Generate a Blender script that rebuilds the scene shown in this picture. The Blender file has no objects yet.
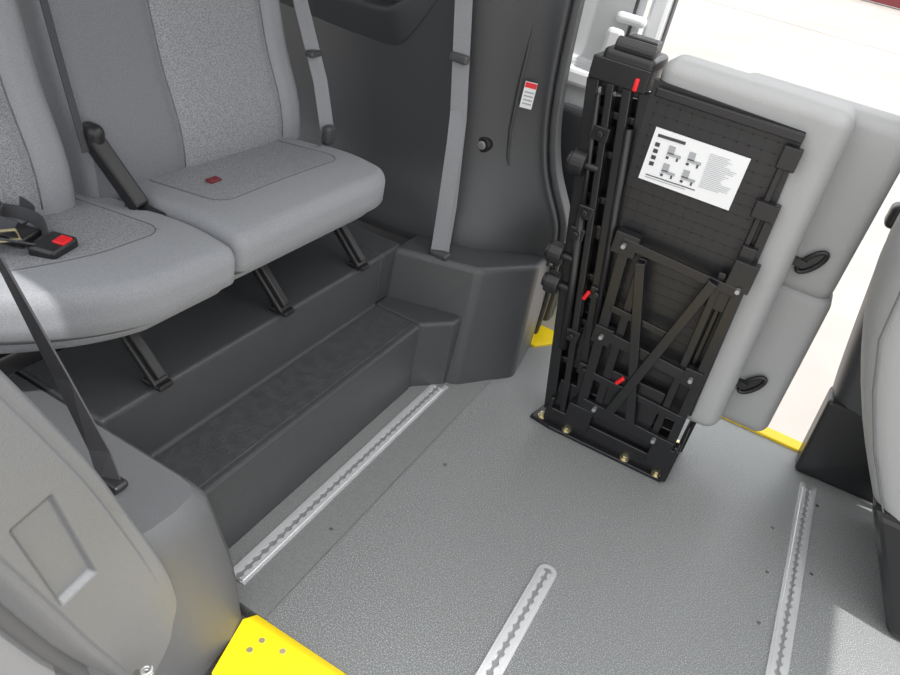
import bpy, math, random
from mathutils import Vector, Matrix
random.seed(4)
COL=bpy.context.scene.collection
# ---------------------------------------------------------------- materials
def mat(name,col,rough=.5,metal=0,bump=0,bscale=200,var=0,vscale=20,col2=None,spec=None):
    m=bpy.data.materials.new(name); m.use_nodes=True
    nt=m.node_tree; b=nt.nodes['Principled BSDF']
    b.inputs['Base Color'].default_value=(*col,1); b.inputs['Roughness'].default_value=rough; b.inputs['Metallic'].default_value=metal
    if spec is not None: b.inputs['Specular IOR Level'].default_value=spec
    tc=nt.nodes.new('ShaderNodeTexCoord')
    if bump:
        n=nt.nodes.new('ShaderNodeTexNoise'); n.inputs['Scale'].default_value=bscale; n.inputs['Detail'].default_value=3
        nt.links.new(tc.outputs['Object'],n.inputs['Vector'])
        bp=nt.nodes.new('ShaderNodeBump'); bp.inputs['Strength'].default_value=bump; bp.inputs['Distance'].default_value=.002
        nt.links.new(n.outputs['Fac'],bp.inputs['Height']); nt.links.new(bp.outputs['Normal'],b.inputs['Normal'])
    if var:
        n=nt.nodes.new('ShaderNodeTexNoise'); n.inputs['Scale'].default_value=vscale; n.inputs['Detail'].default_value=5
        nt.links.new(tc.outputs['Object'],n.inputs['Vector'])
        r=nt.nodes.new('ShaderNodeValToRGB'); r.color_ramp.elements[0].position=.35; r.color_ramp.elements[1].position=.65
        c2=col2 or tuple(min(1,c*(1+var)) for c in col); c1=col if col2 else tuple(c*(1-var) for c in col)
        r.color_ramp.elements[0].color=(*c1,1); r.color_ramp.elements[1].color=(*c2,1)
        nt.links.new(n.outputs['Fac'],r.inputs['Fac']); nt.links.new(r.outputs['Color'],b.inputs['Base Color'])
    return m
def fabric(name,ca,cb,sc):
    m=mat(name,ca,.9,0,spec=.15); nt=m.node_tree; b=nt.nodes['Principled BSDF']
    tc=nt.nodes.new('ShaderNodeTexCoord'); v=nt.nodes.new('ShaderNodeTexVoronoi'); v.inputs['Scale'].default_value=sc
    nt.links.new(tc.outputs['Object'],v.inputs['Vector'])
    r=nt.nodes.new('ShaderNodeValToRGB'); r.color_ramp.elements[0].position=.15; r.color_ramp.elements[1].position=.6
    r.color_ramp.elements[0].color=(*cb,1); r.color_ramp.elements[1].color=(*ca,1)
    nt.links.new(v.outputs['Distance'],r.inputs['Fac']); nt.links.new(r.outputs['Color'],b.inputs['Base Color'])
    bp=nt.nodes.new('ShaderNodeBump'); bp.inputs['Strength'].default_value=.4; bp.inputs['Distance'].default_value=.001
    nt.links.new(v.outputs['Distance'],bp.inputs['Height']); nt.links.new(bp.outputs['Normal'],b.inputs['Normal'])
    return m
def floor_mat():
    m=mat('floor_vinyl',(.2,.22,.23),.32,0,bump=.18,bscale=430); nt=m.node_tree; b=nt.nodes['Principled BSDF']
    tc=nt.nodes.new('ShaderNodeTexCoord'); n=nt.nodes.new('ShaderNodeTexNoise'); n.inputs['Scale'].default_value=400; n.inputs['Detail'].default_value=4; n.inputs['Roughness'].default_value=.65
    nt.links.new(tc.outputs['Object'],n.inputs['Vector'])
    r=nt.nodes.new('ShaderNodeValToRGB'); e=r.color_ramp.elements
    e[0].position=.36;e[0].color=(.15,.154,.154,1); e[1].position=.55;e[1].color=(.265,.273,.273,1)
    x=e.new(.67); x.color=(.70,.71,.70,1)
    nt.links.new(n.outputs['Fac'],r.inputs['Fac']); nt.links.new(r.outputs['Color'],b.inputs['Base Color'])
    return m
M=dict(
 plas=mat('charcoal_plastic',(.060,.062,.066),.38,bump=.4,bscale=420),
 wall=mat('wall_plastic',(.044,.046,.050),.34,bump=.3,bscale=420),
 plas2=mat('dark_step_plastic',(.058,.060,.064),.38,bump=.5,bscale=350),
 tread=mat('step_tread_rubber',(.062,.063,.066),.42,bump=1.0,bscale=200,var=.15,vscale=40),
 trim=mat('grey_trim_plastic',(.130,.134,.140),.5,bump=.5,bscale=380),
 box=mat('wheel_box_plastic',(.078,.080,.085),.5,bump=.5,bscale=380),
 lite=mat('light_grey_plastic',(.20,.203,.21),.4,bump=.2,bscale=400),
 fab=fabric('seat_cloth_light',(.285,.292,.308),(.205,.211,.225),700),
 ins=fabric('seat_cloth_textured',(.29,.295,.31),(.11,.113,.122),440),
 fabd=fabric('seat_cloth_dark',(.195,.20,.213),(.135,.139,.148),700),
 seam=mat('seam_thread',(.12,.123,.13),.9),
 vinyl=mat('jump_seat_vinyl',(.35,.353,.355),.5,bump=.35,bscale=300),
 floor=floor_mat(),
 strip=mat('smooth_floor_strip',(.235,.238,.236),.30,bump=.2,bscale=300,var=.15,vscale=300),
 alu=mat('aluminium',(.90,.91,.92),.27,.55,bump=.15,bscale=90),
 slot=mat('track_slot',(.36,.36,.36),.38,.5),
 pin=mat('worn_steel_pin',(.40,.40,.40),.4,.6),
 black=mat('black_powder_coat',(.012,.012,.0135),.26,bump=.1,bscale=300),
 bplas=mat('black_plastic',(.015,.015,.0165),.36,bump=.2,bscale=300),
 gold=mat('zinc_bolt',(.75,.66,.42),.3,.9),
 chrome=mat('steel_screw',(.7,.7,.7),.25,1),
 yellow=mat('safety_yellow',(.95,.68,.0),.45,bump=.2,bscale=200),
 red=mat('red_plastic',(.75,.01,.015),.35),
 white=mat('white_paint',(.74,.75,.76),.2),
 paper=mat('sticker_paper',(.82,.83,.84),.5),
 ink=mat('printed_ink',(.05,.05,.06),.6),
 ink2=mat('printed_grey',(.38,.39,.41),.6),
 belt=fabric('belt_webbing_grey',(.25,.255,.268),(.17,.173,.183),900),
 belt2=fabric('belt_webbing_dark',(.075,.075,.082),(.05,.05,.054),900),
 rubber=mat('rubber_seal',(.07,.072,.075),.6),
 rubber2=mat('pavement_joint_filler',(.22,.20,.185),.8),
 conc=mat('concrete',(.345,.315,.29),.8,var=.08,vscale=1.2,bump=.3,bscale=40),
 maroon=mat('maroon_paint',(.16,.02,.025),.6),
)
# ---------------------------------------------------------------- mesh builder
class B:
    def __init__(s): s.v=[];s.f=[];s.m=[]
    def add(s,vs,fs,mi=0):
        o=len(s.v); s.v+= [tuple(v) for v in vs]; s.f+=[tuple(i+o for i in f) for f in fs]; s.m+=[mi]*len(fs); return s
    def box(s,c,d,mi=0,rot=None):
        R=rot or Matrix.Identity(3); c=Vector(c)
        vs=[c+R@Vector((sx*d[0]/2,sy*d[1]/2,sz*d[2]/2)) for sx in(-1,1) for sy in(-1,1) for sz in(-1,1)]
        return s.add(vs,[(0,1,3,2),(4,6,7,5),(0,4,5,1),(2,3,7,6),(0,2,6,4),(1,5,7,3)],mi)
    def bar(s,a,b,w,h,mi=0,up=(0,1,0)):   # rectangular bar
        a=Vector(a);b=Vector(b);z=(b-a).normalized();u=Vector(up);x=u.cross(z).normalized();y=z.cross(x)
        vs=[]
        for p in(a,b):
            for sx,sy in((-1,-1),(1,-1),(1,1),(-1,1)): vs.append(p+x*sx*w/2+y*sy*h/2)
        return s.add(vs,[(3,2,1,0),(4,5,6,7),(0,1,5,4),(1,2,6,5),(2,3,7,6),(3,0,4,7)],mi)
    def tube(s,pts,r,n=10,mi=0,flat=None,rs=None):
        pts=[Vector(p) for p in pts]; vs=[];fs=[];prev=None
        for i,p in enumerate(pts):
            t=(pts[min(i+1,len(pts)-1)]-pts[max(i-1,0)]).normalized()
            if prev is None:
                u=Vector((0,0,1)) if abs(t.z)<.9 else Vector((0,1,0)); x=t.cross(u).normalized()
            else: x=(prev-t*prev.dot(t)).normalized()
            prev=x;y=t.cross(x); rr=rs[i] if rs else r
            for k in range(n):
                a=2*math.pi*k/n; vs.append(p+x*math.cos(a)*rr+y*math.sin(a)*rr)
        for i in range(len(pts)-1):
            for k in range(n): fs.append((i*n+k,i*n+(k+1)%n,(i+1)*n+(k+1)%n,(i+1)*n+k))
        fs.append(tuple(range(n))[::-1]); fs.append(tuple((len(pts)-1)*n+k for k in range(n)))
        return s.add(vs,fs,mi)
    def cyl(s,a,b,r,n=20,mi=0): return s.tube([a,b],r,n,mi)
    def strap(s,pts,w,th=.0015,mi=0,dirs=None):
        pts=[Vector(p) for p in pts];vs=[];fs=[]
        for i,p in enumerate(pts):
            t=(pts[min(i+1,len(pts)-1)]-pts[max(i-1,0)]).normalized()
            d=Vector(dirs[i] if isinstance(dirs,list) else dirs).normalized(); d=(d-t*d.dot(t)).normalized(); nn=t.cross(d)
            for a,b2 in((-1,-1),(1,-1),(1,1),(-1,1)): vs.append(p+d*a*w/2+nn*b2*th)
        for i in range(len(pts)-1):
            for k in range(4): fs.append((i*4+k,i*4+(k+1)%4,i*4+4+(k+1)%4,i*4+4+k))
        fs+= [(3,2,1,0),tuple((len(pts)-1)*4+k for k in range(4))]
        return s.add(vs,fs,mi)
    def prism(s,poly,z0,z1,mi=0,poly2=None):  # poly xy ccw
        n=len(poly);p2=poly2 or poly
        vs=[(x,y,z0) for x,y in poly]+[(x,y,z1) for x,y in p2]
        return s.add(vs,[tuple(range(n))[::-1],tuple(range(n,2*n))]+[(i,(i+1)%n,n+(i+1)%n,n+i) for i in range(n)],mi)
    def rbox(s,c,d,r,seg=(8,8,8),mi=0,fn=None,mfn=None,rot=None):
        c=Vector(c);h=Vector(d)/2; r=min(r,*(h*.999)); verts={};vs=[];fs=[];ms=[]
        def g(p):
            k=(round(p[0],6),round(p[1],6),round(p[2],6))
            if k not in verts:
                verts[k]=len(vs); q=Vector(p); inn=Vector([max(-h[i]+r,min(h[i]-r,q[i])) for i in range(3)])
                dd=q-inn
                if dd.length>1e-9: q=inn+dd.normalized()*r
                vs.append(q)
            return verts[k]
        def ticks(i):
            L=[]; n=seg[i]; k=4
            for j in range(k): L.append(-h[i]+r*j/k)
            for j in range(n+1): L.append(-h[i]+r+(2*h[i]-2*r)*j/n)
            for j in range(1,k+1): L.append(h[i]-r+r*j/k)
            return L
        T=[ticks(i) for i in range(3)]
        for ax in range(3):
            a1,a2=(ax+1)%3,(ax+2)%3
            for sg in(-1,1):
                for i in range(len(T[a1])-1):
                    for j in range(len(T[a2])-1):
                        q=[]
                        for di,dj in((0,0),(1,0),(1,1),(0,1)):
                            p=[0,0,0];p[ax]=sg*h[ax];p[a1]=T[a1][i+di];p[a2]=T[a2][j+dj];q.append(g(p))
                        if sg<0:q=q[::-1]
                        fs.append(tuple(q))
                        cc=[0,0,0];cc[ax]=sg*h[ax];cc[a1]=(T[a1][i]+T[a1][i+1])/2;cc[a2]=(T[a2][j]+T[a2][j+1])/2
                        ms.append(mfn(Vector(cc)) if mfn else mi)
        if fn: vs=[fn(v.copy()) for v in vs]
        R=rot or Matrix.Identity(3)
        o=len(s.v); s.v+=[tuple(c+R@v) for v in vs]; s.f+=[tuple(i+o for i in f) for f in fs]; s.m+=ms
        return s
    def obj(s,name,mats,parent=None,smooth=False,bevel=0,bseg=2,sub=0,label=None,angle=None):
        me=bpy.data.meshes.new(name); me.from_pydata(s.v,[],s.f); 
        for m in mats: me.materials.append(m)
        for p,mi in zip(me.polygons,s.m): p.material_index=mi; p.use_smooth=smooth
        me.update(); o=bpy.data.objects.new(name,me); COL.objects.link(o)
        if bevel:
            b=o.modifiers.new('bevel','BEVEL'); b.width=bevel;b.segments=bseg;b.limit_method='ANGLE';b.angle_limit=math.radians(35)
        if sub:
            b=o.modifiers.new('sub','SUBSURF'); b.levels=sub;b.render_levels=sub
        if parent is not None:
            o.parent=parent; o.matrix_parent_inverse=Matrix.Translation(-parent.location)
        if label:o['label']=label
        return o
def root(name,loc,label,cat,group=None):
    e=bpy.data.objects.new(name,None); e.empty_display_size=.05; e.location=loc; COL.objects.link(e); e['label']=label;e['category']=cat
    if group:e['group']=group
    return e
def thing(o,label,cat,kind=None,group=None):
    o['label']=label;o['category']=cat
    if kind:o['kind']=kind
    if group:o['group']=group
    return o
def RY(a): return Matrix.Rotation(a,3,'Y')
def sstep(a,b,x):
    t=max(0,min(1,(x-a)/(b-a))); return t*t*(3-2*t)
# ---------------------------------------------------------------- outside
g=B().add([(-40,-12,-.4),(40,-12,-.4),(40,70,-.4),(-40,70,-.4)],[(0,1,2,3)]).obj('ground',[M['conc']]); thing(g,'sunlit pale concrete pavement around the vehicle','ground','structure')
w=B(); w.box((5.6,32,.3),(16,.5,1.3)); w.box((5.6,32,1.0),(16.2,.7,.12))
thing(w.obj('boundary_wall',[M['maroon']],bevel=.02),'long low maroon wall across the pavement','wall')
b=B()
for y in (8.4,18.0): b.box((2,y,-.399),(24,.03,.006))
for x in (4.2,): b.box((x,12,-.399),(.03,14,.006))
thing(b.obj('pavement_joint',[M['rubber2']]),'narrow joints between the pavement slabs','pavement joint','stuff')
# ---------------------------------------------------------------- shell
f=B(); f.prism([(-.72,.74),(1.5,.74),(1.5,2.118),(-.72,2.118)],-.03,0)
floor=f.obj('floor',[M['floor']]); thing(floor,'grey speckled non-slip vinyl floor of the van','floor','structure')
s=B(); s.box((-.612,1.43,.001),(.165,1.38,.003)); s.box((-.526,1.43,.002),(.004,1.38,.002))
thing(s.obj('trim_1',[M['strip']],bevel=.001),'smooth grey cover strip along the step','floor strip','structure')
c=B(); c.box((-.32,1.3,1.46),(3.36,1.6,.04)); thing(c.obj('ceiling',[M['lite']],bevel=.01),'light grey van roof lining','ceiling','structure')
# step platform
prof=[(-2.0,.365),(-.852,.365),(-.846,.215),(-.700,.215),(-.694,-.02),(-2.0,-.02)]
st=root('step_platform',(-1.2,1.15,0),'charcoal moulded plastic step and raised seat platform','step platform')
b=B(); n=len(prof); y0,y1=.665,1.56
vs=[(x,y0,z) for x,z in prof]+[(x,y1,z) for x,z in prof]
b.add(vs,[tuple(range(n)),tuple(range(n,2*n))[::-1]]+[(i,n+i,n+(i+1)%n,(i+1)%n) for i in range(n)])
b.obj('platform_body',[M['plas2']],st,bevel=.009,bseg=3)
b=B(); b.prism([(-.852,1.56),(-.700,1.56),(-.628,1.64),(-.622,1.70),(-.852,1.70)],-.02,.216,poly2=[(-.852,1.56),(-.703,1.56),(-.638,1.64),(-.632,1.70),(-.852,1.70)])
b.prism([(-2,1.56),(-.852,1.56),(-.852,1.66),(-2,1.66)],.2,.365)
b.obj('platform_end',[M['plas2']],st,bevel=.009,bseg=3)
b=B(); b.box((-.776,1.12,.2162),(.116,.84,.005)); b.obj('step_tread',[M['tread']],st,bevel=.0015)
# far side wheel box
wb=B(); wb.prism([(-.86,1.60),(-.60,1.66),(-.482,1.83),(-.515,2.05),(-.86,2.07)],-.01,.365,poly2=[(-.86,1.622),(-.625,1.705),(-.512,1.86),(-.52,2.05),(-.86,2.07)])
thing(wb.obj('trim_2',[M['plas']],bevel=.016,bseg=4),'charcoal plastic wheel box cover beside the step','wheel box','structure')
# far side wall
xs=[-1.8,-1.5,-1.25,-1.0,-.84,-.76,-.70,-.64]
zs=[.34,.40,.46,.52,.60,.74,.90,1.04,1.25,1.45]
edge=[-.50,-.505,-.508,-.545,-.595,-.632,-.645,-.648,-.655,-.66]
ybot=[1.72,1.72,1.72,1.73,1.75,1.79,1.86,1.93]
ymid=[1.78,1.78,1.79,1.80,1.82,1.85,1.89,1.92]
b=B();vs=[];W=len(xs)+3
for k,z in enumerate(zs):
    t=max(0,min(1,(z-.36)/.22)); t=t*t*(3-2*t); up=max(0,z-.8)*.12
    e=edge[k]
    for i,x in enumerate(xs):
        xx=x if x<-.9 else -.9+(x+.9)*((e-.03+.9)/(.26)) 
        y=ybot[i]*(1-t)+ymid[i]*t-up
        vs.append((xx,y,z))
    yl=1.95-up*.5
    vs.append((e-.008,yl-.02,z)); vs.append((e,yl,z)); vs.append((e,yl+.1,z))
fs=[(k*W+i,k*W+i+1,(k+1)*W+i+1,(k+1)*W+i) for k in range(len(zs)-1) for i in range(W-1)]
b.add(vs,fs)
wl=root('wall_left',(-1,1.9,0),'charcoal plastic side wall lining of the van','wall'); wl['kind']='structure'
b.obj('wall_panel',[M['wall']],wl,smooth=True,sub=2)
b=B(); seal=[(edge[k]+.008,1.965-max(0,zs[k]-.8)*.06,zs[k]) for k in range(1,len(zs))]
b.tube([(-.53,2.115,-.02),(-.52,2.08,.12),(-.505,2.02,.27)]+seal,.011,10)
b.obj('door_seal',[M['rubber']],wl,smooth=True,sub=1)
b=B(); b.tube([(-.715,1.89,1.3),(-.71,1.878,.75),(-.70,1.882,.62),(-.66,1.905,.52),(-.62,1.935,.46)],.005,8); b.obj('wall_rib',[M['wall']],wl,smooth=True,sub=1)
b=B(); vs=[];NX=24
for i in range(NX+1):
    x=-1.62+.78*i/NX; q=sstep(-1.05,-.86,x); zt=.93+.24*q; pr=.045*(1-.8*q)
    vs+=[(x,1.785,zt-.10),(x,1.775-pr*.5,zt-.05),(x,1.770-pr,zt-.012),(x,1.770-pr,zt),(x,1.785,zt+.008)]
b.add(vs,[(i*5+k,i*5+k+1,(i+1)*5+k+1,(i+1)*5+k) for i in range(NX) for k in range(4)]); b.obj('wall_ledge',[M['wall']],wl,smooth=True,sub=1)
b=B(); b.rbox((-1.28,1.755,1.08),(.46,.03,.15),.012,(3,1,1)); b.obj('painted_recess',[M['bplas']],wl,smooth=True)  # thin dark panel, the recess's shade is put into its colour
b=B(); b.cyl((-.757,1.87,.645),(-.76,1.845,.643),.021,24); b.cyl((-.76,1.846,.643),(-.761,1.838,.642),.012,20,1)
b.obj('round_knob',[M['bplas'],M['pin']],wl,bevel=.003)
b=B(); R=Matrix.Rotation(.3,3,'Z'); sx,sy=-.680,1.884; b.box((sx,sy,.798),(.032,.002,.068),0,R); b.box((sx+.001,sy-.0015,.824),(.030,.002,.013),1,R)
for i in range(4): b.box((sx+.001,sy-.0015,.806-.010*i),(.024,.002,.003),2,R)
b.obj('warning_sticker',[M['paper'],M['red'],M['ink2']],wl,label='small white and red warning sticker')
# open sliding door outside the far opening
d=root('sliding_door',(-1,2.25,.0),'white sliding door standing open beside the doorway','door')
b=B(); b.box((-1.15,2.29,.35),(1.35,.05,1.0)); b.box((-.505,2.28,1.0),(.055,.05,.7)); b.box((-1.7,2.29,1.0),(.1,.05,.7)); b.box((-1.15,2.29,1.4),(1.3,.05,.1)); b.box((-.66,2.25,.80),(.16,.05,.05)); b.box((-.60,2.25,.90),(.05,.04,.12)); b.box((-.57,2.255,.99),(.09,.03,.03))
b.obj('door_frame',[M['white']],d,bevel=.012)
b=B(); b.rbox((-1.13,2.23,.36),(1.22,.06,.72),.02,(2,1,2)); b.obj('door_lining',[M['wall']],d,smooth=True)
b=B(); b.tube([(-.470,2.27,-.1),(-.470,2.27,1.4)],.006); b.obj('door_rubber',[M['rubber']],d,smooth=True)
b=B(); b.tube([(-.57,2.262,.90),(-.57,2.262,1.36),(-1.6,2.262,1.36)],.006); b.obj('window_seal',[M['rubber']],d,smooth=True)
b=B(); b.rbox((-.545,2.25,.78),(.035,.03,.09),.008,(1,1,1)); b.obj('door_latch',[M['bplas']],d,smooth=True)
b=B(); b.box((-1.1,2.29,1.08),(1.1,.006,.5)); b.obj('door_glass',[M['white']],d)
# sills
b=B(); b.prism([(-.60,2.05),(-.50,2.03),(-.44,2.118),(.36,2.118),(.36,2.17),(-.60,2.17)],-.03,.008)  # left end widened: yellow patch imitates the glow beside the wheel box
thing(b.obj('door_sill',[M['yellow']],bevel=.003),'yellow safety edge along the far door threshold, one end widened to imitate its glow','door sill')
b=B(); b.prism([(-.50,2.175),(1.5,2.175),(1.5,2.26),(-.50,2.26)],-.3,-.05)
thing(b.obj('sill_body',[M['white']],bevel=.01),'white painted sill outside the doorway','door sill')
ny=root('door_sill',(-.4,.66,0),'bright yellow safety plate at the near threshold','door sill')
b=B(); b.prism([(-.53,.60),(.2,.60),(.2,.739),(-.545,.739),(-.56,.715)],-.03,.004); b.obj('sill_plate',[M['yellow']],ny,bevel=.002)
for x,y in((-.50,.70),(-.455,.705),(-.505,.672)):
    b=B(); b.cyl((x,y,.003),(x,y,.0065),.006,14); b.obj('screw',[M['gold']],ny)
b=B(); b.box((.1,.555,-.15),(1.2,.08,.22)); thing(b.obj('sill_body',[M['white']],bevel=.01),'white painted body sill under the near threshold','door sill')
# ---------------------------------------------------------------- floor tracks
def track(x,ya,yb,label,round_far=True):
    L=yb-ya; r=root('floor_track',(x,(ya+yb)/2,0),label,'floor track',group='aluminium tie-down tracks in the floor')
    hw=.022; b=B()
    def outline(w,z0,z1,mi):
        pts=[(x-w,ya),(x+w,ya)]
        if round_far: pts+=[(x+w*math.cos(a),yb-hw+w*math.sin(a)) for a in [math.pi*i/14 for i in range(15)]]
        else: pts+=[(x+w,yb),(x-w,yb)]
        b.prism(pts,z0,z1,mi)
    outline(hw,.0005,.0045,0); outline(.0105,.002,.0048,1)
    b.obj('track_bed',[M['alu'],M['slot']],r)
    b=B()
    for sg in(-1,1):
        pin=[];N=int(L/.0025);p=.0254
        for i in range(N+1):
            y=ya+.004+(L-hw-.006)*i/N; q=((y-ya)%p)-p/2; w=.0032
            if abs(q)<.0078: w=max(w,math.sqrt(.0078**2-q*q))
            pin.append((x+sg*w,y))
        for i in range(N):
            (xa,y_a),(xb,y_b)=pin[i],pin[i+1]; xo=x+sg*.0150; z0,z1=.004,.0068
            b.add([(xa,y_a,z0),(xb,y_b,z0),(xb,y_b,z1),(xa,y_a,z1),(xo,y_a,z0),(xo,y_b,z0),(xo,y_b,z1),(xo,y_a,z1)],[(0,1,2,3),(3,2,6,7),(4,7,6,5)])
    b.obj('track_rail',[M['alu']],r)
    return r
track(-.632,.775,1.64,'long aluminium floor track beside the plastic step',False)
track(-.11,.76,1.222,'aluminium floor track with rounded end in mid floor')
track(.40,.80,1.975,'aluminium floor track running toward the black pillar box',False)
b=B()
for x,y in((.34,1.55),(.33,1.72),(.345,1.38),(-.46,1.35),(-.56,1.0),(.44,1.62),(.43,1.9)): b.cyl((x,y,0),(x,y,.003),.0045,12)
thing(b.obj('floor_screw',[M['chrome']]),'small steel screws set in the floor','screws','stuff')
# ---------------------------------------------------------------- bench seats
def seat(label,y0,y1,b0,b1,feet,seams,dz=0):
    yc=(y0+y1)/2; wd=y1-y0; far=y1>1.2
    r=root('van_seat',(-1.1,yc,.365),label,'seat',group='rear row grey cloth seats')
    cx,cz=-1.13,.543+dz; L=.62; H=.136
    def cf(v):
        v.z+= .006*math.cos(v.y/wd*math.pi)*(1 if v.z>0 else 0)+ (v.x/L)*.075
        if v.z>0 and v.x>.15: v.z-= (v.x-.15)**2*1.0
        e=max(0,abs(v.y)-(wd/2-.10))
        if far and v.x>.1 and v.y>0: v.x-= e*e*3.0
        if not far and v.x>0:
            q=max(0,.77-(v.y+yc)); v.x-=(q*.2+q*q*1.7)*(v.x/.3)
        if v.z<0: v.x-=.025
        return v
    def cm(p): return 1 if (p.z>=H/2-1e-4 and abs(p.y)<wd/2-.07 and p.x<.19) else 0
    b=B(); b.rbox((cx,yc,cz),(L,wd,H),.028,(46,40,4),fn=cf,mfn=cm); b.obj('seat_cushion',[M['fab'],M['ins']],r,smooth=True)
    b=B()
    def pt(x,y):
        q=cf(Vector((x-cx,y-yc,H/2))); return (cx+q.x,yc+q.y,cz+q.z+.0002)
    crn=.04; L1=[pt(cx-.1+.25*i/24,y0+.07) for i in range(25)]
    arc=[pt(cx+.152+crn*math.sin(a),y0+.07+crn-crn*math.cos(a)) for a in [math.pi/2*i/8 for i in range(9)]]
    mid=[pt(cx+.192,y0+.07+crn+(wd-.14-2*crn)*i/24) for i in range(1,24)]
    arc2=[pt(cx+.152+crn*math.cos(a),y1-.07-crn+crn*math.sin(a)) for a in [math.pi/2*i/8 for i in range(9)]]
    L2=[pt(cx+.15-.25*i/24,y1-.07) for i in range(25)]
    b.tube(L1+arc+mid+arc2+L2,.0013,6)
    b.obj('cushion_seam',[M['seam']],r,smooth=True)
    a=-math.atan(.286); R=RY(a); Hh=.80; T=.11; bc=(b0+b1)/2; bw=b1-b0
    base=Vector((-1.135,bc,.565)); fwd=R@Vector((1,0,0)); upv=R@Vector((0,0,1))
    C=base+upv*Hh/2-fwd*T/2
    def bf(v):
        v.x+= (.014*math.cos(v.y/bw*math.pi) if v.x>0 else 0)
        for sy in seams:
            dd=abs(v.y+bc-sy)
            if v.x>0 and dd<.025: v.x-=.008*(1-dd/.025)
        if v.x>0: v.x+= .02*math.exp(-((v.z+.28)/.1)**2)
        return v
    def bm(p): return 1 if (p.x>=T/2-1e-4 and min(seams)<p.y+bc<max(seams) and p.z<.33) else 2 if p.x>=T/2-1e-4 and p.y+bc<min(seams) else 0
    b=B(); b.rbox(C,(T,bw,Hh),.04,(3,60,20),fn=bf,mfn=bm,rot=R); b.obj('backrest',[M['fab'],M['ins'],M['fabd']],r,smooth=True)
    b=B()
    for sy in seams:
        pts=[]
        for i in range(20):
            zz=-Hh/2+.05+(Hh-.1)*i/19; v=bf(Vector((T/2,sy-bc,zz))); v.x+=.0008; pts.append(C+R@v)
        b.tube(pts,.0018,6)
    b.obj('backrest_seam',[M['seam']],r,smooth=True)
    for fy in feet:
        b=B(); b.bar((-.955,fy-.004,.475),(-.858,fy,.378),.034,.022); b.bar((-.962,fy-.004,.482),(-.852,fy,.372),.012,.038)
        b.box((-.862,fy,.371),(.05,.034,.012)); b.obj('seat_foot',[M['bplas']],r,bevel=.004)
    b=B(); b.rbox((-1.17,yc,.458+dz),(.36,wd-.08,.05),.012,(2,2,1)); b.obj('seat_pan',[M['black']],r,smooth=True)
    return r
sA=seat('grey cloth bench seat next to the far side wall',.968,1.512,.918,1.565,(1.158,1.461),(1.14,1.47))
sB=seat('grey cloth seat with black buckle lying on its cushion',.47,.966,.42,.888,(.80,),(.53,.80),-.012)
b=B(); b.bar((-1.145,.925,.715),(-1.05,.942,.612),.028,.034); b.rbox((-1.15,.925,.720),(.048,.036,.056),.017,(1,1,1)); b.rbox((-1.045,.948,.598),(.08,.042,.026),.010,(1,1,1))
b.obj('recline_lever',[M['bplas']],sB,bevel=.005,smooth=False,label='black plastic recline lever')
b=B(); b.rbox((-1.03,1.115,.631),(.018,.030,.006),.002,(1,1,1)); b.obj('fabric_tag',[M['maroon']],sA,label='small dark red tag on the cushion')
# buckle on near seat
bk=root('seat_belt_buckle',(-1.03,.66,.62),'black belt buckle with red button and folded strap','seat belt buckle')
b=B(); Rb=Matrix.Rotation(.3,3,'Z')
b.rbox((-.998,.715,.628),(.050,.066,.024),.008,(2,2,1),rot=Rb); b.obj('buckle_body',[M['bplas']],bk,smooth=True)
b=B(); b.rbox((-.988,.725,.6405),(.020,.026,.006),.002,(1,1,1),rot=Rb); b.obj('buckle_button',[M['red']],bk)
b=B(); b.rbox((-1.06,.70,.630),(.05,.05,.018),.007,(2,2,1),rot=Rb); b.obj('buckle_latch',[M['bplas']],bk,smooth=True)
def smooth_pts(pts,k_=6):
    pv=[Vector(p) for p in pts]; sm=[]
    for i in range(len(pv)-1):
        g_=lambda j:pv[max(0,min(len(pv)-1,j))]
        for k in range(k_):
            t=k/k_; a0,a1,a2,a3=g_(i-1),g_(i),g_(i+1),g_(i+2); sm.append(.5*((2*a1)+(a2-a0)*t+(2*a0-5*a1+4*a2-a3)*t*t+(3*a1-a0-3*a2+a3)*t*t*t))
    return sm+[pv[-1]]
for pts,w_,dr in (([(-1.20,.60,.610),(-1.16,.62,.645),(-1.12,.66,.655),(-1.06,.69,.640)],.030,(.2,1,.5)),([(-1.15,.66,.625),(-1.12,.71,.648),(-1.07,.74,.642),(-1.02,.72,.632)],.022,(0,.4,1)),([(-1.17,.64,.625),(-1.14,.70,.655),(-1.10,.70,.655),(-1.11,.65,.64),(-1.05,.64,.635)],.020,(0,.3,1)),([(-1.19,.68,.62),(-1.15,.74,.65),(-1.11,.76,.635),(-1.08,.72,.63)],.02,(.3,.6,1)),([(-1.10,.60,.615),(-1.07,.64,.64),(-1.03,.66,.645),(-1.01,.69,.635)],.022,(1,-.3,.6))):
    b=B(); b.strap(smooth_pts(pts),w_,dirs=dr); b.obj('buckle_strap',[M['belt2']],bk,smooth=False)
b=B(); b.tube([(-1.07,.655,.645),(-1.045,.685,.650),(-1.02,.675,.646),(-1.035,.65,.645),(-1.07,.655,.645)],.0028,8); b.obj('latch_tongue',[M['gold']],bk)
b=B(); b.rbox((-1.13,.665,.668),(.014,.045,.005),.002,(1,1,1)); b.obj('belt_label',[M['paper']],bk)
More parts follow.
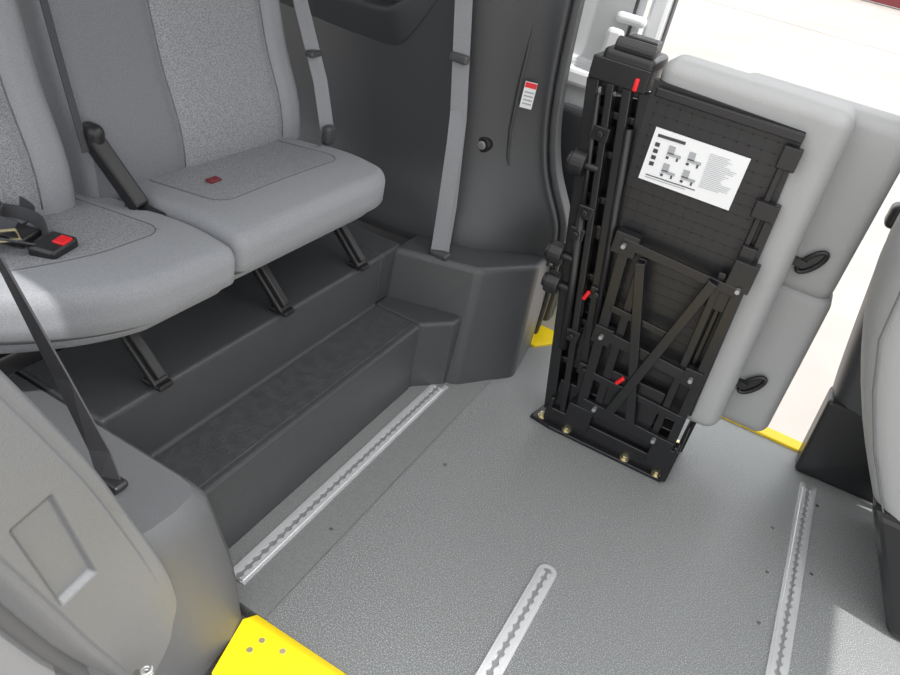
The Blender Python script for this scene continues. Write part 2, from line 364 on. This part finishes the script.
# belts
sb=root('seat_belt',(-.743,1.69,.38),'long grey webbing belt hanging on the dark side wall','seat belt')
b=B(); b.strap([(-.745,1.69,.37),(-.76,1.71,.50),(-.80,1.745,.72),(-.855,1.762,.98),(-.90,1.76,1.25)],.043,dirs=(1,.35,0)); b.obj('belt_webbing',[M['belt']],sb)
b=B(); b.strap([(-.752,1.685,.38),(-.765,1.70,.50),(-.79,1.73,.66),(-.805,1.745,.74)],.04,dirs=(1,.6,0)); b.obj('belt_webbing',[M['belt']],sb)
b=B(); b.rbox((-.832,1.748,.865),(.05,.02,.022),.006,(1,1,1)); b.obj('belt_stop',[M['plas']],sb,smooth=True)
b=B(); b.rbox((-.745,1.685,.372),(.055,.03,.016),.006,(1,1,1)); b.obj('belt_anchor',[M['plas2']],sb,smooth=True)
sb=root('seat_belt',(-1.07,1.53,.6),'grey webbing belt beside the bench backrest','seat belt')
b=B(); b.strap([(-1.055,1.545,.63),(-1.105,1.56,.75),(-1.195,1.575,.91),(-1.30,1.60,1.15)],.036,dirs=(.6,.8,0)); b.obj('belt_webbing',[M['belt']],sb)
b=B(); b.rbox((-1.05,1.54,.635),(.025,.035,.05),.01,(1,1,1)); b.obj('belt_buckle',[M['plas']],sb,smooth=True)
b=B(); b.rbox((-1.135,1.563,.81),(.025,.045,.015),.006,(1,1,1)); b.obj('belt_stop',[M['plas']],sb,smooth=True)
sb=root('seat_belt',(-.727,.576,.37),'dark belt strap anchored on the near trim box','seat belt')
b=B(); b.strap([(-.727,.576,.372),(-.736,.568,.44),(-.765,.54,.58),(-.80,.50,.765),(-.85,.45,1.0),(-.9,.42,1.25)],.036,dirs=[(1,.5,0),(1,.35,0),(1,.1,0),(1,-.2,0),(1,-.5,-.2),(1,-.6,-.3)]); b.obj('belt_webbing',[M['belt2']],sb)
b=B(); b.rbox((-.727,.576,.375),(.055,.028,.014),.006,(1,1,1)); b.obj('belt_anchor',[M['bplas']],sb,smooth=True)
sb=root('seat_belt',(-1.14,.88,.7),'dark strip standing in for the shaded gap between the two backrests','seat belt')
b=B(); b.strap([(-1.14,.902,.70),(-1.18,.902,.82),(-1.22,.902,.95),(-1.29,.902,1.2)],.014,dirs=(0,1,0)); b.obj('belt_webbing',[M['belt2']],sb)  # no belt here: dark strip paints the shade of the gap
# ---------------------------------------------------------------- near trim
nt=root('quarter_trim_panel',(-.65,.55,0),'grey plastic quarter trim and wheel box at the doorway','trim panel')
K=[((.20,.82),(.29,.93)),((.23,.72),(.33,.85)),((.26,.63),(.365,.775)),((.30,.53),(.408,.685)),((.335,.43),(.462,.565)),((.37,.33),(.512,.43)),((.41,.22),(.550,.30)),((.46,.10),(.575,.17)),((.51,-.02),(.595,.02)),((.56,-.15),(.62,-.12))]
def cr(a,b_,c_,d_,t): return .5*((2*b_)+(-a+c_)*t+(2*a-5*b_+4*c_-d_)*t*t+(-a+3*b_-3*c_+d_)*t*t*t)
def Kat(s_):
    s_=max(0,min(len(K)-1.0001,s_)); i=int(s_); t=s_-i
    g=lambda j:K[max(0,min(len(K)-1,j))]
    return [[cr(g(i-1)[e][c],g(i)[e][c],g(i+1)[e][c],g(i+2)[e][c],t) for c in(0,1)] for e in(0,1)]
NR=420; TS=[-.10,-.05]+[i/100 for i in range(101)]; vs=[];W=len(TS)+2
gy,gz=.392,.472; ca,sa=math.cos(.25),math.sin(.25)
for k in range(NR+1):
    o,i=Kat(9*k/NR); lowr=sstep(4.6,6.5,9*k/NR)
    for t in TS:
        y=o[0]+(i[0]-o[0])*t; z=o[1]+(i[1]-o[1])*t
        x=-.601-.05*(1-sstep(-.12,.10,t))+.02*lowr*sstep(.2,1,t)
        x-=.008*(1-sstep(.13,.16,t))                      # stepped outer edge
        x-=.006*sstep(.86,.88,t)*(1-lowr)                  # stepped inner edge
        if t>.96: x-=.010*((t-.96)/.04)**2*(1-lowr)
        dy,dz=y-gy,z-gz; a_=dy*ca+dz*sa; b_=-dy*sa+dz*ca
        m=(1-sstep(.024,.031,abs(a_)))*(1-sstep(.094,.101,abs(b_)))
        x-=.011*m
        vs.append((x,y,z))
    vs+= [(-.68,i[0]+.003,i[1]+.003),(-.95,i[0]-.02,i[1])]
fs=[(k*W+i,(k+1)*W+i,(k+1)*W+i+1,k*W+i+1) for k in range(NR) for i in range(W-1)]
b=B(); b.add(vs,fs); b.obj('pillar_cover',[M['trim']],nt,smooth=True)
b=B(); lev=[(-.25,0),(0,.0),(.10,.16),(.18,.35),(.30,.75),(.345,.92),(.365,1.25)]
P0=[(-1.3,.742),(-.72,.742),(-.62,.742),(-.585,.735),(-.562,.715),(-.548,.67),(-.556,.61),(-.585,.56),(-.64,.46),(-.70,.38)]
P1=[(-1.3,.668),(-.72,.668),(-.65,.668),(-.622,.664),(-.606,.645),(-.600,.60),(-.602,.55),(-.611,.50),(-.64,.44),(-.70,.40)]
vs=[]
for z,t in lev:
    for k,(p,q) in enumerate(zip(P0,P1)):
        tt=min(t,1); x=p[0]+(q[0]-p[0])*tt; y=p[1]+(q[1]-p[1])*tt
        if t>1:
            x-=.012 if k>=2 else 0; y-=.012 if k<=4 else 0
        vs.append((x,y,z))
n=len(P0); 
fs=[(k*n+i,(k+1)*n+i,(k+1)*n+i+1,k*n+i+1) for k in range(len(lev)-1) for i in range(n-1)]
o=(len(lev)-1)*n; 
b.add(vs,fs); b.add([Vector(vs[o+i]) for i in range(n)]+[(-1.3,.40,.366)],[tuple(range(n+1))])
wbx=b.obj('wheel_box',[M['box']],nt,smooth=False)
for pl in wbx.data.polygons: pl.use_smooth = len(pl.vertices)==4
b=B(); b.tube([(-.66,o[0]-.014,o[1]-.012) for o,i in K],.014,10); b.obj('door_seal',[M['rubber']],nt,smooth=True)
b=B(); vs=[]
for o,i in K: vs+=[(-.68,o[0]-.02,o[1]),(-.67,o[0]-.10,o[1]-.02),(-.9,o[0]-.14,o[1]-.03)]
b.add(vs,[(k*3+i,(k+1)*3+i,(k+1)*3+i+1,k*3+i+1) for k in range(len(K)-1) for i in range(2)]); b.obj('body_panel',[M['lite']],nt,smooth=True)
b=B(); b.tube([(-.565+.008*math.cos(t),.490+.008*math.sin(t),.060+t*.0013) for t in [i*.4 for i in range(130)]],.0026,6); b.obj('coil_spring',[M['pin']],nt,smooth=True)
# ---------------------------------------------------------------- jump seat
J=root('folding_jump_seat',(-.15,1.78,0),'folded grey vinyl jump seat on black steel frame','folding seat')
sl=-.17
def rx(x0,z): return x0-.13*(z-.16)/.76
b=B(); b.prism([(-.365,1.685),(-.30,1.675),(.03,1.68),(.05,1.87),(-.33,1.87)],0,.012); 
b.box((-.16,1.70,.035),(.34,.012,.05)); b.bar((.03,1.69,.01),(.03,1.69,.13),.012,.03); b.bar((.045,1.85,.01),(.045,1.85,.13),.012,.03); b.box((.037,1.77,.06),(.01,.17,.11)); b.box((-.32,1.77,.05),(.012,.16,.09)); b.box((-.16,1.86,.05),(.36,.012,.09)); b.box((-.15,1.735,.10),(.34,.05,.10))
b.obj('base_plate',[M['black']],J,bevel=.003)
for x,y in((-.335,1.70),(-.255,1.69),(-.08,1.69),(.012,1.69),(-.30,1.85),(.03,1.86)):
    b=B(); b.cyl((x,y,.012),(x,y,.016),.013,16); b.cyl((x,y,.016),(x,y,.026),.009,6); b.obj('bolt',[M['gold']],J,bevel=.001)
b=B()
for x0,w,y in((-.345,.030,1.72),(-.30,.018,1.71),(-.262,.022,1.715),(-.222,.032,1.73),(-.345,.026,1.83),(-.225,.022,1.83)):
    b.bar((rx(x0,.04),y,.04),(rx(x0,.93),y,.93),w,.028)
for z in (.09,.2,.33,.46,.58,.66,.77,.86,.92):
    b.box((rx(-.285,z),1.735,z),(.135,.016,.018 if z!=.58 else .035))
for z,dx in((.30,-.02),(.44,.03),(.63,-.03),(.82,-.02),(.22,.03),(.57,-.045)):
    b.box((rx(-.285+dx,z),1.708,z),(.040,.034,.034))
    b.cyl((rx(-.285+dx,z),1.70,z),(rx(-.285+dx,z),1.682,z),.009,14)
b.box((rx(-.285,.945),1.77,.955),(.135,.15,.05)); b.box((rx(-.285,.55),1.78,.5),(.13,.03,.80),0,RY(math.atan(sl)))
b.obj('support_column',[M['black']],J,bevel=.003)
b=B(); b.tube([(rx(-.325,.25),1.70,.25),(rx(-.325,.62),1.70,.62)],.011,14); b.tube([(rx(-.325,.6),1.70,.6),(rx(-.325,.9),1.70,.9)],.006,10); b.obj('gas_spring',[M['bplas']],J,smooth=True)
b=B(); b.tube([(rx(-.245,.3),1.695,.3),(rx(-.24,.85),1.695,.85)],.009,12); b.obj('gas_spring',[M['bplas']],J,smooth=True)
b=B(); b.rbox((-.41,1.765,.985),(.12,.13,.035),.012,(2,2,1)); b.cyl((-.45,1.72,1.01),(-.36,1.72,1.01),.018,18); b.box((-.41,1.80,1.01),(.07,.05,.03)); b.obj('top_cap',[M['bplas']],J,bevel=.003)
for (x,z) in((-.428,.738),(-.40,.42),(-.415,.50)):
    b=B(); b.cyl((x+.03,1.70,z),(x-.005,1.70,z),.009,14); b.cyl((x-.002,1.70,z),(x-.038,1.70,z),.030,20); b.cyl((x-.030,1.70,z),(x-.048,1.70,z),.020,20); b.obj('locking_knob',[M['bplas']],J,bevel=.003)
for (x,y,z,r) in((-.375,1.694,.945,0),(-.325,1.685,.43,.3),(-.165,1.650,.262,.5)):
    b=B(); b.rbox((x,y,z),(.010,.010,.028),.003,(1,1,1),rot=RY(r)); b.obj('red_latch',[M['red']],J,smooth=True)
def jf(v):
    v.x+= .03*(-v.z/.8)
    if v.x>0 and v.y<0: v.y-=.012*math.sin(max(0,min(1,(v.x-.1)/.12))*math.pi)
    if v.z>.38 and v.y<0: v.y-=.010
    return v
b=B(); b.rbox((-.122,1.79,.600),(.41,.125,.83),.034,(12,2,12),fn=jf)
b.obj('seat_cushion',[M['vinyl']],J,smooth=True)
b=B(); b.tube([(.080+.03*(-(z-.6)/.8),1.757,z) for z in [.24+.72*i/12 for i in range(13)]],.0028,6); b.obj('cushion_piping',[M['vinyl']],J,smooth=True)
b=B()
b.add([(x,y,z) for y in(1.715,1.74) for x,z in((-.30,.20),(.022,.20),(-.012,.955),(-.345,.965))],[(0,1,2,3),(7,6,5,4),(0,4,5,1),(1,5,6,2),(2,6,7,3),(3,7,4,0)])
for i in range(30):
    z=.22+.025*i
    if z<.95: b.box((-.155-.02*(z-.2),1.7147,z),(.32,.0014,.0025))
for i in range(12):
    x=-.29+.027*i; b.bar((x,1.7147,.205),(x-.035,1.7147,.95),.0025,.0014)
b.obj('back_board',[M['bplas']],J,bevel=.0)
b=B(); b.bar((.018,1.708,.22),(-.004,1.708,.80),.022,.018); b.bar((-.02,1.705,.30),(-.028,1.705,.88),.014,.012); b.box((-.02,1.70,.78),(.05,.025,.04)); b.box((-.02,1.70,.90),(.04,.02,.05)); b.box((-.17,1.70,.945),(.32,.014,.02)); b.box((-.03,1.695,.55),(.05,.02,.05)); b.box((-.015,1.698,.66),(.035,.02,.07))
b.obj('board_frame',[M['black']],J,bevel=.003)
# folding frame: flat crossed bars
b=B(); Y=1.685
def bar(p,q,w=.018,h=.010,y=Y): b.bar((p[0],y,p[1]),(q[0],y,q[1]),w,h)
bar((-.275,.60),(-.235,.08),.026,.02); bar((.0,.66),(.012,.09),.024,.02)
bar((-.225,.58),(-.195,.10),.022); bar((-.045,.62),(-.035,.10),.018)
bar((-.285,.605),(.0,.590),.024,.012,Y-.010); bar((-.26,.355),(.0,.335),.030,.012,Y-.010); bar((-.24,.135),(.02,.125),.032,.014,Y-.008)
bar((-.255,.43),(-.09,.42),.018,.01,Y-.008)
bar((-.225,.575),(-.10,.14),.024,.008,Y-.022); bar((-.055,.60),(-.165,.14),.024,.008,Y-.030)
bar((-.24,.225),(.01,.215),.020,.010,Y-.006)
b.box((-.235,Y,.085),(.07,.03,.07)); b.box((.0,Y,.085),(.06,.03,.07)); b.box((-.125,Y+.005,.19),(.15,.012,.14)); b.box((-.275,Y,.60),(.06,.03,.055)); b.box((-.005,Y,.63),(.055,.03,.07)); b.box((-.25,Y-.004,.35),(.05,.026,.05)); b.box((-.01,Y-.004,.34),(.045,.026,.05))
b.obj('folding_frame',[M['black']],J,bevel=.002)
for x,z in((-.275,.60),(-.0,.6),(-.20,.14),(-.03,.13),(-.25,.35),(-.01,.34)):
    b=B(); b.cyl((x,Y-.012,z),(x,Y-.032,z),.0055,14); b.obj('pivot_pin',[M['pin']],J,bevel=.001)
b=B(); b.rbox((.0,1.905,.787),(.395,.13,.432),.034,(5,2,6)); b.obj('backrest',[M['vinyl']],J,smooth=True)
b=B(); b.rbox((.014,1.907,.374),(.40,.128,.432),.034,(5,2,6),fn=lambda v:Vector((v.x-.01*(v.z/.4),v.y,v.z))); b.obj('backrest_lower',[M['vinyl']],J,smooth=True)
for x,z in((.121,.664),(.131,.305)):
    b=B(); Rr=RY(.6); ell=[Vector((x,1.830,z))+Rr@Vector((.014*math.cos(t),0,.037*math.sin(t))) for t in [2*math.pi*i/24 for i in range(25)]]
    b.tube(ell,.006,8); ell=ell[:-1]
    b.add([p+Vector((0,.002,0)) for p in ell]+[p+Vector((0,.012,0)) for p in ell],[tuple(range(24)),tuple(range(24,48))[::-1]])
    b.box((x-.032,1.832,z-.010),(.045,.018,.018))
    b.obj('release_handle',[M['bplas']],J,smooth=False)
# label
lab=B()
def lq(a0,c0,a1,c1,mi,dy=0):
    y=1.7075-dy; f=lambda a,c:(-.306+.212*a+.004*c,y,.865-.113*c+.006*a)
    lab.add([f(a0,c1),f(a1,c1),f(a1,c0),f(a0,c0)],[(0,1,2,3)],mi)
lab.box((-.198,1.7100,.811),(.214,.004,.121),0)
lq(.05,.05,.35,.11,1,.001)
for i in range(20): lq(.62,.12+.035*i,.62+random.uniform(.18,.33),.13+.035*i,2,.001)
for i in range(4): lq(.05,.22+.13*i,.10,.30+.13*i,1,.001)
for (a,c) in((.2,.2),(.42,.2),(.2,.56),(.42,.56)):
    lq(a,c,a+.07,c+.16,2,.001); lq(a,c+.14,a+.15,c+.2,2,.001); lq(a,c+.22,a+.03,c+.27,1,.001); lq(a+.11,c+.2,a+.13,c+.27,1,.001)
lq(.05,.88,.6,.9,1,.001); lq(.05,.93,.5,.945,2,.001)
lab.obj('label_sticker',[M['paper'],M['ink'],M['ink2']],J,label='white instruction sticker with small diagrams')
# ---------------------------------------------------------------- B pillar
p=root('pillar_trim',(.45,2.08,0),'black and grey plastic pillar trim rising from the floor','pillar trim')
b=B(); b.prism([(.352,2.015),(.70,2.035),(.70,2.115),(.352,2.115)],0,.25,poly2=[(.338,2.03),(.70,2.04),(.70,2.13),(.338,2.13)]); b.obj('pillar_foot',[M['bplas']],p,bevel=.012,bseg=3)
b=B(); vs=[]
for (x,z,y) in((.345,.23,2.03),(.325,.35,2.04),(.29,.58,2.05),(.268,.74,2.05),(.24,.95,2.04),(.21,1.3,2.0)): vs+=[(x,y+.1,z),(x+.005,y+.02,z),(x+.03,y,z),(x+.16,y,z),(x+.3,y+.02,z)]
b.add(vs,[(k*5+i,k*5+i+1,k*5+i+6,k*5+i+5) for k in range(5) for i in range(4)]); b.obj('pillar_cover',[M['wall']],p,smooth=True,sub=1)
b=B(); b.rbox((.262,2.05,.77),(.05,.06,.06),.015,(1,1,1)); b.obj('belt_slot',[M['bplas']],p,smooth=True)
F=root('front_seat',(.7,1.75,0),'reclined grey cloth front seat on a black base','seat')
rows=[(.56,.13),(.49,.215),(.415,.33),(.352,.43),(.292,.55),(.250,.66),(.236,.78),(.235,.90),(.25,1.05),(.28,1.15)]
b=B();vs=[];Wn=10
for x,z in rows:
    vs+=[(x+.28,1.57,z+.05),(x+.14,1.545,z+.02),(x+.05,1.55,z),(x+.012,1.575,z),(x,1.64,z),(x-.005,1.77,z),(x,1.90,z),(x+.02,1.965,z),(x+.08,1.99,z),(x+.28,1.98,z+.05)]
b.add(vs,[(k*Wn+i,k*Wn+i+1,(k+1)*Wn+i+1,(k+1)*Wn+i) for k in range(len(rows)-1) for i in range(Wn-1)]); b.obj('backrest',[M['vinyl']],F,smooth=True,sub=1)
b=B(); b.tube([(x+.03,1.556,z) for x,z in rows],.002,6); b.obj('backrest_seam',[M['seam']],F,smooth=True)
b=B(); b.prism([(.62,1.54),(1.1,1.54),(1.1,1.95),(.62,1.95)],0,.3,poly2=[(.44,1.545),(1.1,1.545),(1.1,1.95),(.44,1.95)]); b.obj('seat_base',[M['black']],F,bevel=.02,bseg=3)
# ---------------------------------------------------------------- light
sc=bpy.context.scene
sc.view_settings.view_transform='Standard'
w=bpy.data.worlds.new('World'); sc.world=w; w.use_nodes=True; bg=w.node_tree.nodes['Background']; bg.inputs[0].default_value=(.965,.985,1,1); bg.inputs[1].default_value=2.0
sd=bpy.data.lights.new('Sun','SUN'); sd.energy=4.4; sd.angle=.015; sd.color=(1,.985,.96); so=bpy.data.objects.new('Sun',sd); COL.objects.link(so)
so.rotation_euler=Vector((.50,-.13,.85)).to_track_quat('Z','Y').to_euler(); so.location=(3,-1,5)
ad=bpy.data.lights.new('InteriorFill','AREA'); ad.shape='RECTANGLE'; ad.size=1.6;ad.size_y=1.0; ad.energy=10; ao=bpy.data.objects.new('InteriorFill',ad); COL.objects.link(ao); ao.location=(.0,1.35,1.42)  # added fill lamp to brighten the cabin, not a fitting of the van
# ---------------------------------------------------------------- camera
r=Vector((.860,.4715,.1955)).normalized(); zc=Vector((.3059,-.7826,.5422)); zc=(zc-r*zc.dot(r)).normalized(); u=zc.cross(r)
cd=bpy.data.cameras.new('Camera'); cd.lens=29.88; cd.sensor_width=36; cd.clip_start=.02; co=bpy.data.objects.new('Camera',cd); COL.objects.link(co)
co.matrix_world=Matrix(((r.x,u.x,zc.x,0),(r.y,u.y,zc.y,0),(r.z,u.z,zc.z,1.3),(0,0,0,1)))
sc.camera=co
